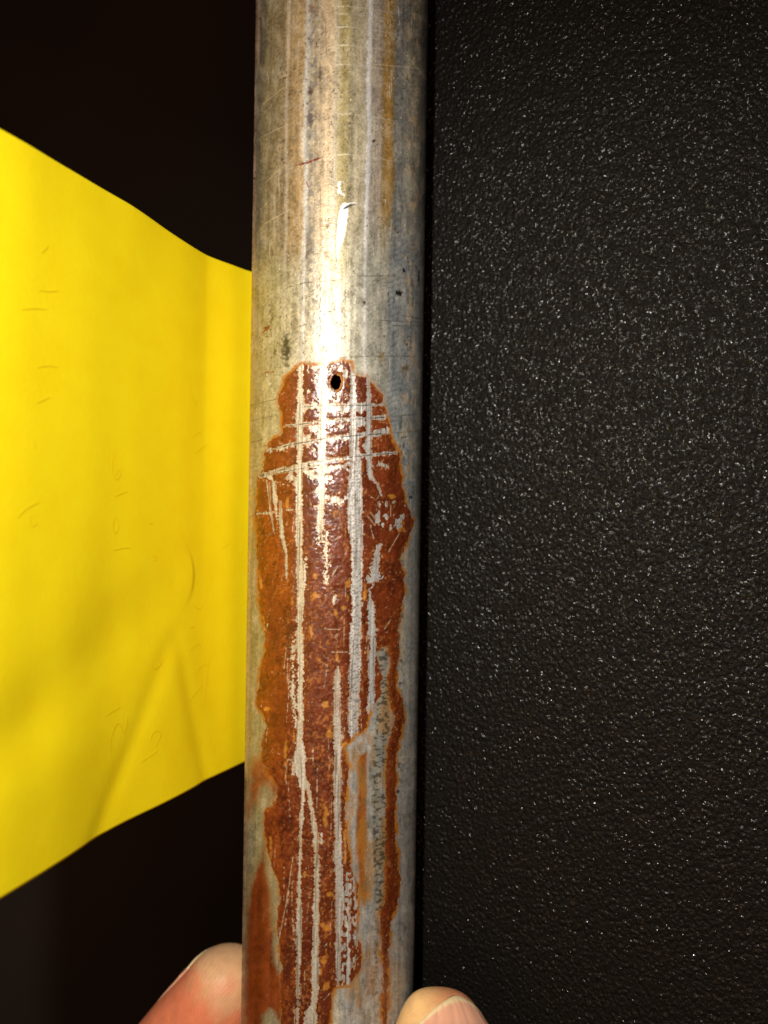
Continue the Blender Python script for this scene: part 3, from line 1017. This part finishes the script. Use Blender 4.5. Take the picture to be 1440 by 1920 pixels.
# long fold at the right: the strip beside the tube turns to the lamp
fold = sstep(397, 386, PXp + (PYp - 485) * -0.012)
fdx = PXp - (388 - 0.012 * (PYp - 485))
h += 1.0 * np.clip((np.log1p(np.exp(np.clip(fdx / 4, -30, 30))) * 4) / 80, 0, 1) * (1 - 0.8 * sstep(600, 1050, PYp)) + np.where(fdx < 0, 0.20 * (np.exp(fdx / 40) - 1), 0) * -1.0 * (1 - 0.7 * sstep(700, 1250, PYp))
# soft vertical undulations
h += 0.12 * np.sin((PXp + PYp * 0.04) / 27.0) * (1 - sstep(330, 400, PXp)) * 0.6
h += 0.26 * (fbm(PXp / 130, PYp / 330, 91, 2) - 0.5)
# diagonal valley from the tent fold to the lower left
sg, t, d = ridge(PXp, PYp, (352, 1060), (-20, 1420), 40)
h -= 0.34 * np.exp(-(sg / 64.0) ** 2) * sstep(0, .22, t) * (1 - sstep(420, 460, PXp))
# tent fold: bright wedge with its apex near (328, 1150)
wx = (PXp - 328) - 0.02 * (PYp - 1150)
ht = np.clip((PYp - 1150) / 330, 0, 1.1)
h += 0.5 * ht * np.exp(-(wx / (14 + 70 * ht)) ** 2)
sg, t, d = ridge(PXp, PYp, (330, 1150), (200, 1500), 30)
h -= 0.16 * np.exp(-((sg - 8) / 16.0) ** 2) * sstep(0, .2, t)
sg, t, d = ridge(PXp, PYp, (332, 1150), (392, 1480), 30)
h -= 0.14 * np.exp(-((sg + 6) / 14.0) ** 2) * sstep(0, .2, t)
# crescent dent
cx, cy, cr = 250, 1075, 112
rr = np.hypot(PXp - cx, (PYp - cy) * 0.95) - cr
ang = np.arctan2(PYp - cy, PXp - cx)
h += 0.16 * (1 - sstep(-1, 2.5, rr)) * sstep(-40, -2, rr) * np.exp(-(ang / 0.38) ** 2)
# lower edge waviness
h += 0.3 * np.sin(PXp / 60.0 + 1) * sstep(1350, 1500, PYp)
Xp = pp[U, 0] + nrm[U, 0] * h
Zp = pp[U, 1] + nrm[U, 1] * h
Yp = V + 0.12 * (fbm(PXp / 80, PYp / 500, 95, 2) - .5) - 0.12 - 1.15 * sstep(230, 390, PXp) * np.clip(V / HH, 0, 1)
front = np.stack([Xp, Yp, Zp], -1)
thick = 0.11
back = front - thick * np.stack([nrm[U, 0], np.zeros_like(Xp), nrm[U, 1]], -1)
ip = np.arange(NU * NVP).reshape(NU, NVP)
qf = np.stack([ip[:-1, :-1], ip[:-1, 1:], ip[1:, 1:], ip[1:, :-1]], -1).reshape(-1, 4)
off = NU * NVP
qbk = qf[:, ::-1] + off
rimi = np.r_[ip[:-1, 0], ip[-1, :-1], ip[:0:-1, -1], ip[0, :0:-1]]
rn = np.roll(rimi, -1)
qr = np.stack([rimi, rn, rn + off, rimi + off], -1)
paper = mesh_obj('paper_note', np.concatenate([front.reshape(-1, 3), back.reshape(-1, 3)]), np.concatenate([qf, qbk, qr]), MAT_PAPER)
bmx = bmesh.new()
bmx.from_mesh(paper.data)
bmesh.ops.recalc_face_normals(bmx, faces=bmx.faces)
bmx.to_mesh(paper.data)
bmx.free()
paper.data.polygons.foreach_set("use_smooth", np.full(len(paper.data.polygons), True))
tag(paper, 'curling yellow paper note with faint pencil marks, tucked behind the tube', 'paper note')


def on_paper(x, y, lift=0.035):
    iu = np.interp(x, upx[::-1], np.arange(NU)[::-1])
    i0 = int(np.clip(np.floor(iu), 0, NU - 2))
    fu = iu - i0
    zc = pp[i0, 1] * (1 - fu) + pp[i0 + 1, 1] * fu
    v_ = (958 - y) * (CAMZ - zc) / FPX
    iv = np.clip((v_ + HH) / (2 * HH) * (NVP - 1), 0, NVP - 1.001)
    j0 = int(iv)
    fv = iv - j0
    P = ((front[i0, j0] * (1 - fu) + front[i0 + 1, j0] * fu) * (1 - fv) + (front[i0, j0 + 1] * (1 - fu) + front[i0 + 1, j0 + 1] * fu) * fv)
    n3 = np.array((nrm[i0, 0], 0, nrm[i0, 1]))
    tu = np.array((tg[i0, 0], 0, tg[i0, 1]))
    return P + n3 * lift, n3, tu


MARKS = [
    [(356, 712), (357, 722), (359, 733), (365, 752), (369, 744), (371, 740)], [(359, 815), (368, 806), (378, 801)], [(366, 844), (378, 834), (389, 825)],
    [(212, 843), (207, 865), (210, 890), (217, 898), (226, 883), (221, 874), (213, 888)], [(214, 926), (226, 921), (238, 917)],
    [(215, 964), (209, 978), (211, 996), (217, 997), (222, 980), (216, 966)], [(212, 1028), (228, 1023), (245, 1023)],
    [(30, 968), (45, 950), (71, 938)], [(57, 962), (54, 978), (62, 986), (68, 975)], [(68, 686), (80, 682), (95, 682), (106, 685)], [(66, 752), (80, 746), (90, 741)],
    [(286, 1042), (291, 1036), (296, 1040), (293, 1050), (286, 1048)], [(415, 1027), (422, 1020), (429, 1015)],
    [(363, 1267), (373, 1249), (389, 1240)], [(392, 1234), (389, 1252), (387, 1274), (382, 1319)], [(356, 1216), (372, 1203), (377, 1208)],
    [(285, 1239), (287, 1250), (292, 1253), (301, 1246), (304, 1232)], [(196, 1340), (211, 1330), (226, 1322)], [(208, 1409), (207, 1385), (214, 1360), (222, 1350), (228, 1358), (233, 1374), (238, 1360), (240, 1340)],
    [(280, 1388), (284, 1370), (295, 1364), (299, 1374), (290, 1396)], [(264, 1426), (280, 1414), (295, 1402)], [(354, 1312), (368, 1294), (380, 1280)],
    [(361, 1128), (368, 1138), (378, 1140), (381, 1128)], [(75, 470), (84, 462), (88, 456)], [(70, 540), (90, 543), (106, 542)], [(36, 577), (60, 574), (84, 576)],
    [(356, 1175), (360, 1172), (366, 1172)], [(278, 975), (284, 980), (287, 976)], [(60, 820), (63, 828), (62, 840)]]
for mk in MARKS:
    # resample
    pts = np.array(mk, float)
    L = np.r_[0, np.cumsum(np.hypot(*np.diff(pts, axis=0).T))]
    n = max(4, int(L[-1] / 4))
    q = np.linspace(0, L[-1], n)
    xs = np.interp(q, L, pts[:, 0])
    ys = np.interp(q, L, pts[:, 1])
    if n > 6:
        for _ in range(2):
            xs[1:-1] = (xs[:-2] + 2 * xs[1:-1] + xs[2:]) / 4
            ys[1:-1] = (ys[:-2] + 2 * ys[1:-1] + ys[2:]) / 4
    vs, fs = [], []
    cen = [on_paper(x, y) for x, y in zip(xs, ys)]
    cp = np.array([c[0] for c in cen])
    tgm = np.gradient(cp, axis=0)
    for i in range(n):
        t_ = tgm[i] / (np.linalg.norm(tgm[i]) + 1e-9)
        sd = np.cross(cen[i][1], t_)
        sd /= np.linalg.norm(sd) + 1e-9
        wd = 0.075 * (0.35 + 0.65 * math.sin(math.pi * (i + .5) / n)) * (0.8 + 0.4 * random.random())
        vs += [cp[i] - sd * wd, cp[i] + sd * wd]
        if i:
            fs.append((2 * i - 2, 2 * i - 1, 2 * i + 1, 2 * i))
    mesh_obj('pencil_mark', vs, fs, MAT_PENCIL, paper)


# ------------------------------------------------------------------ hand
def catmull(pts, n):
    pts = np.array(pts, float)
    k = len(pts)
    L = np.r_[0, np.cumsum(np.linalg.norm(np.diff(pts[:, :3], axis=0), axis=1))]
    u = np.linspace(0, L[-1], n)
    i = np.clip(np.searchsorted(L, u, side='right') - 1, 0, k - 2)
    t = ((u - L[i]) / (L[i + 1] - L[i]))[:, None]
    p = lambda q: pts[np.clip(q, 0, k - 1)]
    a, b, c, d = p(i - 1), p(i), p(i + 1), p(i + 2)
    return 0.5 * (2 * b + (c - a) * t + (2 * a - 5 * b + 4 * c - d) * t ** 2 + (3 * b - 3 * c + d - a) * t ** 3), u, L[-1]


class Limb:
    """pts rows: x y z half_width half_thickness, from tip to root; up: dorsal direction"""

    def __init__(self, pts, up, cap, n=90, m=40):
        r, u, L = catmull(pts, n * 4)
        # denser near the tip
        q = np.concatenate([cap * (1 - np.cos(np.linspace(0, math.pi / 2, 24))), np.linspace(cap, L, n)[1:]])
        self.c = np.stack([np.interp(q, u, r[:, i]) for i in range(3)], -1)
        self.w = np.interp(q, u, r[:, 3])
        self.t = np.interp(q, u, r[:, 4])
        f = np.where(q < cap, np.sqrt(np.clip(1 - (1 - q / cap) ** 2, 0, 1)), 1)
        self.w = self.w * f
        self.t = self.t * f
        self.q = q
        tn = np.gradient(self.c, axis=0)
        tn /= np.linalg.norm(tn, axis=1)[:, None]
        up = np.array(up, float)
        upv = up[None] - tn * (tn @ up)[:, None]
        upv /= np.linalg.norm(upv, axis=1)[:, None]
        self.up = upv
        self.side = np.cross(upv, tn)
        self.tn = tn
        self.m = m

    def ring_pt(self, i, a, off=0.0):
        return (self.c[i] + self.side[i] * (self.w[i] + off) * math.sin(a) + self.up[i] * (self.t[i] + off) * math.cos(a))

    def at(self, q, a, off=0.0):
        g = lambda arr: np.array([np.interp(q, self.q, arr[:, k]) for k in range(3)])
        w_, t_ = np.interp(q, self.q, self.w), np.interp(q, self.q, self.t)
        n = g(self.side) * math.sin(a) * t_ + g(self.up) * math.cos(a) * w_
        n /= np.linalg.norm(n) + 1e-9
        return g(self.c) + g(self.side) * w_ * math.sin(a) + g(self.up) * t_ * math.cos(a) + n * off

    def mesh(self):
        m = self.m
        vs = [self.c[0]]
        for i in range(1, len(self.c)):
            for j in range(m):
                vs.append(self.ring_pt(i, 2 * math.pi * j / m))
        fs = [(0, 1 + (j + 1) % m, 1 + j) for j in range(m)]
        for i in range(len(self.c) - 2):
            a, b = 1 + i * m, 1 + (i + 1) * m
            for j in range(m):
                k = (j + 1) % m
                fs.append((a + j, a + k, b + k, b + j))
        last = 1 + (len(self.c) - 2) * m
        fs.append(tuple(last + j for j in range(m))[::-1])
        return vs, fs


def R5(p, w_, t_):
    return (p[0], p[1], p[2], w_, t_)


# index finger: beside the tube on the left, pad towards it
i_tip = R5(w_of(431, 1784, 3), 7.0, 6.4)
i_a = R5(w_of(414, 1868, 2.5), 7.2, 6.8)
i_b = R5(w_of(352, 1952, 1.5), 8.0, 7.4)
i_c = R5(w_of(262, 2072, 0), 8.3, 7.8)
index = Limb([i_tip, i_a, i_b, i_c, R5(w_of(120, 2290, -3), 9.2, 9.0), (-61, -138, -8, 9.2, 9.0), (-58, -166, -14, 11, 10), (-46, -180, -17, 12, 9)],
             (-0.395, 0.353, -0.848), 8.5)
# thumb: on the right flank of the tube, nail to the lens
t_z = 21.0
thumb = Limb([R5(w_of(830, 1850, 18.6), 6.5, 5.0), R5(w_of(828, 1920, 20.6), 6.7, 5.4), R5(w_of(838, 2030, 24.2), 8.8, 7.0), R5(w_of(862, 2190, 26.5), 9.8, 8.0),
              R5(w_of(880, 2350, 22), 9.6, 8.8), (19, -122, 8, 11, 10.5), (17, -150, -10, 13, 12), (10, -178, -20, 14, 11)],
             (0.24, 0.40, 0.88), 6.6)
middle = Limb([(-9, -132, 31.0, 6.8, 6.2), (-15, -134, 32, 7.6, 7), (-30, -141, 30.5, 8.2, 7.6), (-46, -152, 20, 9, 8.4), (-55, -165, 4, 9, 8.8), (-60, -182, -14, 10.5, 10), (-46, -194, -18, 11, 9)], (-.3, -.2, .9), 7)
ring = Limb([(-10, -151, 31.2, 6.6, 6.0), (-16, -153, 32, 7.2, 6.8), (-31, -160, 30.5, 8.0, 7.4), (-47, -170, 20, 8.6, 8.2), (-56, -183, 4, 8.8, 8.4), (-59, -200, -14, 10, 9.6), (-44, -208, -18, 11, 9)], (-.3, -.2, .9), 7)
little = Limb([(-13, -170, 30.6, 5.8, 5.2), (-19, -171, 31.0, 6.2, 5.8), (-31, -177, 28.5, 6.8, 6.4), (-46, -188, 18, 7.4, 7.0), (-52, -200, 3, 7.8, 7.4), (-52, -216, -14, 9.5, 9), (-38, -220, -18, 10, 9)], (-.3, -.2, .9), 6)
palm = Limb([(-50, -172, -17, 10, 8.5), (-40, -180, -18.5, 27, 10.5), (-18, -198, -21, 35, 12.5), (2, -220, -23, 31, 14), (14, -240, -25, 25, 15), (22, -262, -27, 25, 17.5), (40, -330, -34, 31, 24), (58, -400, -42, 36, 29)],
            (0, 0, 1), 9, n=60)
hv_, hf_ = [], []
for lm in (index, thumb, middle, ring, little, palm):
    vs, fs = lm.mesh()
    b_ = len(hv_)
    hv_ += vs
    hf_ += [tuple(i + b_ for i in f) for f in fs]
hand = empty('hand', np.array((14, -240, -25)) * MM)
tag(hand, 'bare hand pinching the lower end of the tube between thumb and fingertip', 'hand')
raw = mesh_obj('raw_skin', hv_, hf_, None)
rm = raw.modifiers.new('remesh', 'REMESH')
rm.mode = 'VOXEL'
rm.voxel_size = 0.00055
rm.use_smooth_shade = True
sm = raw.modifiers.new('smooth', 'SMOOTH')
sm.iterations = 6
sm.factor = 0.5
dg = bpy.context.evaluated_depsgraph_get()
skin_me = bpy.data.meshes.new_from_object(raw.evaluated_get(dg))
bpy.data.objects.remove(raw)
skin_me.name = 'skin'
nv = len(skin_me.vertices)
co = np.zeros(nv * 3, np.float32)
skin_me.vertices.foreach_get("co", co)
co = co.reshape(-1, 3).astype(float) / MM
sc_base = lin((226, 164, 122))
scol = np.tile(sc_base, (nv, 1))


def limb_param(lm, P):
    """distance from the tip and angle about a limb for points P"""
    d2 = ((P[:, None, :] - lm.c[None, :, :]) ** 2).sum(-1)
    k = d2.argmin(1)
    r = P - lm.c[k]
    a = np.arctan2((r * lm.side[k]).sum(1), (r * lm.up[k]).sum(1))
    return lm.q[k] + np.where(k == 0, 0, 0), a, np.sqrt(d2.min(1))


phase = np.zeros(nv)
sel = np.where((co[:, 1] > -125) & (co[:, 0] < -12) & (co[:, 2] < 14))[0]
qi, ai, ri = limb_param(index, co[sel])
n2 = fbm(co[sel, 0] / 2.5, co[sel, 1] / 2.5, 101, 3)
red = sstep(2.0, 7, qi + (n2 - .5) * 6)
c_tip, c_red, c_edge = lin((230, 178, 128)), lin((228, 132, 92)), lin((206, 138, 92))
cc = c_tip * (1 - red[:, None]) + c_red * red[:, None]
ew = sstep(-11.5 * 1.0, -19, (co[sel, 0] * .745 + co[sel, 1] * .667) + 68.5 + 8)[:, None] * 0
bw = sstep(-124, -95, co[sel, 1])[:, None]
scol[sel] = (cc * bw + sc_base * (1 - bw)) * (1 + (n2 - .5) * .25)[:, None]
phase[sel] = np.hypot(co[sel, 0] + 20.5, co[sel, 1] + 76.5) * (2 * math.pi / 0.50) + 3 * n2
sel = np.where((co[:, 1] > -125) & (co[:, 0] >= -12) & (co[:, 2] > 0))[0]
qt, at_, rt = limb_param(thumb, co[sel])
n2 = fbm(co[sel, 0] / 2.5, co[sel, 1] / 2.5, 102, 3)
sidew = sstep(-2, 4, co[sel, 0] - thumb.c[5][0] + 2)[:, None]
cc = lin((244, 196, 132)) * (1 - sidew) + lin((216, 140, 98)) * sidew
bw = sstep(-124, -95, co[sel, 1])[:, None]
scol[sel] = (cc * bw + sc_base * (1 - bw)) * (1 + (n2 - .5) * .2)[:, None]
# nail bed: sink the skin a little under the nail, raise a fold round it
NA = 1.02


def nail_edge(a):
    return 0.9 + (2.3 if a < 0.35 else 2.4) * (abs(a - 0.35) / 0.95) ** 2.0


push = np.zeros(len(sel))
for i in range(len(sel)):
    e = nail_edge(at_[i])
    inside = min(NA - abs(at_[i] - 0.12), (qt[i] - e) / 6.0)
    if qt[i] < 17:
        push[i] = -0.30 * float(sstep(0, .12, inside)) + 0.16 * math.exp(-((inside + .1) / .1) ** 2)
dirs = co[sel] - np.stack([np.interp(qt, thumb.q, thumb.c[:, k]) for k in range(3)], -1)
dirs /= np.linalg.norm(dirs, axis=1)[:, None] + 1e-9
co[sel] += dirs * push[:, None]
skin_me.vertices.foreach_set("co", (co * MM - np.array(hand.location)).astype(np.float32).ravel())
skin_me.materials.clear()
skin_me.materials.append(MAT_SKIN)
color_attr(skin_me, 'surface_colour', np.clip(scol, 0, 1))
pa = skin_me.attributes.new('ridge_phase', 'FLOAT', 'POINT')
pa.data.foreach_set('value', phase.astype(np.float32))
skin_me.polygons.foreach_set("use_smooth", np.full(len(skin_me.polygons), True))
skin_me.update()
skin = bpy.data.objects.new('skin', skin_me)
COL.objects.link(skin)
skin.parent = hand


def nail(lm, a0, amax, edge, q_end, cols, lift=0.05, thick=0.32, na=44, nq=40):
    vs, cs = [], []
    for side in (0, 1):
        for i in range(na):
            s_ = -1 + 2 * i / (na - 1)
            a = a0 + s_ * amax
            e = edge(a)
            for j in range(nq):
                f = j / (nq - 1)
                q = e + f * (q_end - e)
                ridge_ = 0.02 * math.sin(i * 2.1) + 0.012 * math.sin(i * 5.3)
                off = lift + ridge_ + (thick if side == 0 else 0) * (1 - 0.55 * abs(s_) ** 4) - 0.25 * f ** 3
                vs.append(lm.at(q, a, off - (0.25 if side else 0)))
                fe = (q - e)
                rag = 0.15 * math.sin(i * 1.7) + .1 * math.sin(i * 3.9)
                k = float(sstep(0.75 + rag, 0.35 + rag, fe))
                base_ = cols[1] * (1 + 0.10 * math.sin(i * 1.3) * math.sin(i * .4))
                cs.append(cols[0] * k + base_ * (1 - k))
    fs = []
    o_ = na * nq
    for i in range(na - 1):
        for j in range(nq - 1):
            a = i * nq + j
            fs.append((a, a + nq, a + nq + 1, a + 1))
            fs.append((o_ + a, o_ + a + 1, o_ + a + nq + 1, o_ + a + nq))
    rim_ = [i * nq for i in range(na)] + [(na - 1) * nq + j for j in range(1, nq)] + [i * nq + nq - 1 for i in range(na - 2, -1, -1)] + [j for j in range(nq - 2, 0, -1)]
    for a, b in zip(rim_, rim_[1:] + rim_[:1]):
        fs.append((a, o_ + a, o_ + b, b))
    o = mesh_obj('fingernail', vs, fs, MAT_NAIL, hand)
    b2 = bmesh.new()
    b2.from_mesh(o.data)
    bmesh.ops.recalc_face_normals(b2, faces=b2.faces)
    b2.to_mesh(o.data)
    b2.free()
    o.data.polygons.foreach_set("use_smooth", np.full(len(o.data.polygons), True))
    color_attr(o.data, 'surface_colour', np.clip(np.array(cs), 0, 1))
    return o


ncol = (lin((248, 218, 166)), lin((234, 172, 140)))
tn_ = nail(thumb, 0.12, NA, nail_edge, 16.5, ncol)
tn_['label'] = 'thumbnail with a ragged pale edge'
nail(index, 0.0, 0.95, lambda a: 3.0 + 2.2 * abs(a) ** 2, 15.5, ncol)
nail(middle, 0.0, 0.9, lambda a: 2.6 + 2.2 * abs(a) ** 2, 14.0, ncol)
nail(ring, 0.0, 0.9, lambda a: 2.6 + 2.2 * abs(a) ** 2, 13.5, ncol)
nail(little, 0.0, 0.9, lambda a: 2.2 + 2.0 * abs(a) ** 2, 11.5, ncol)
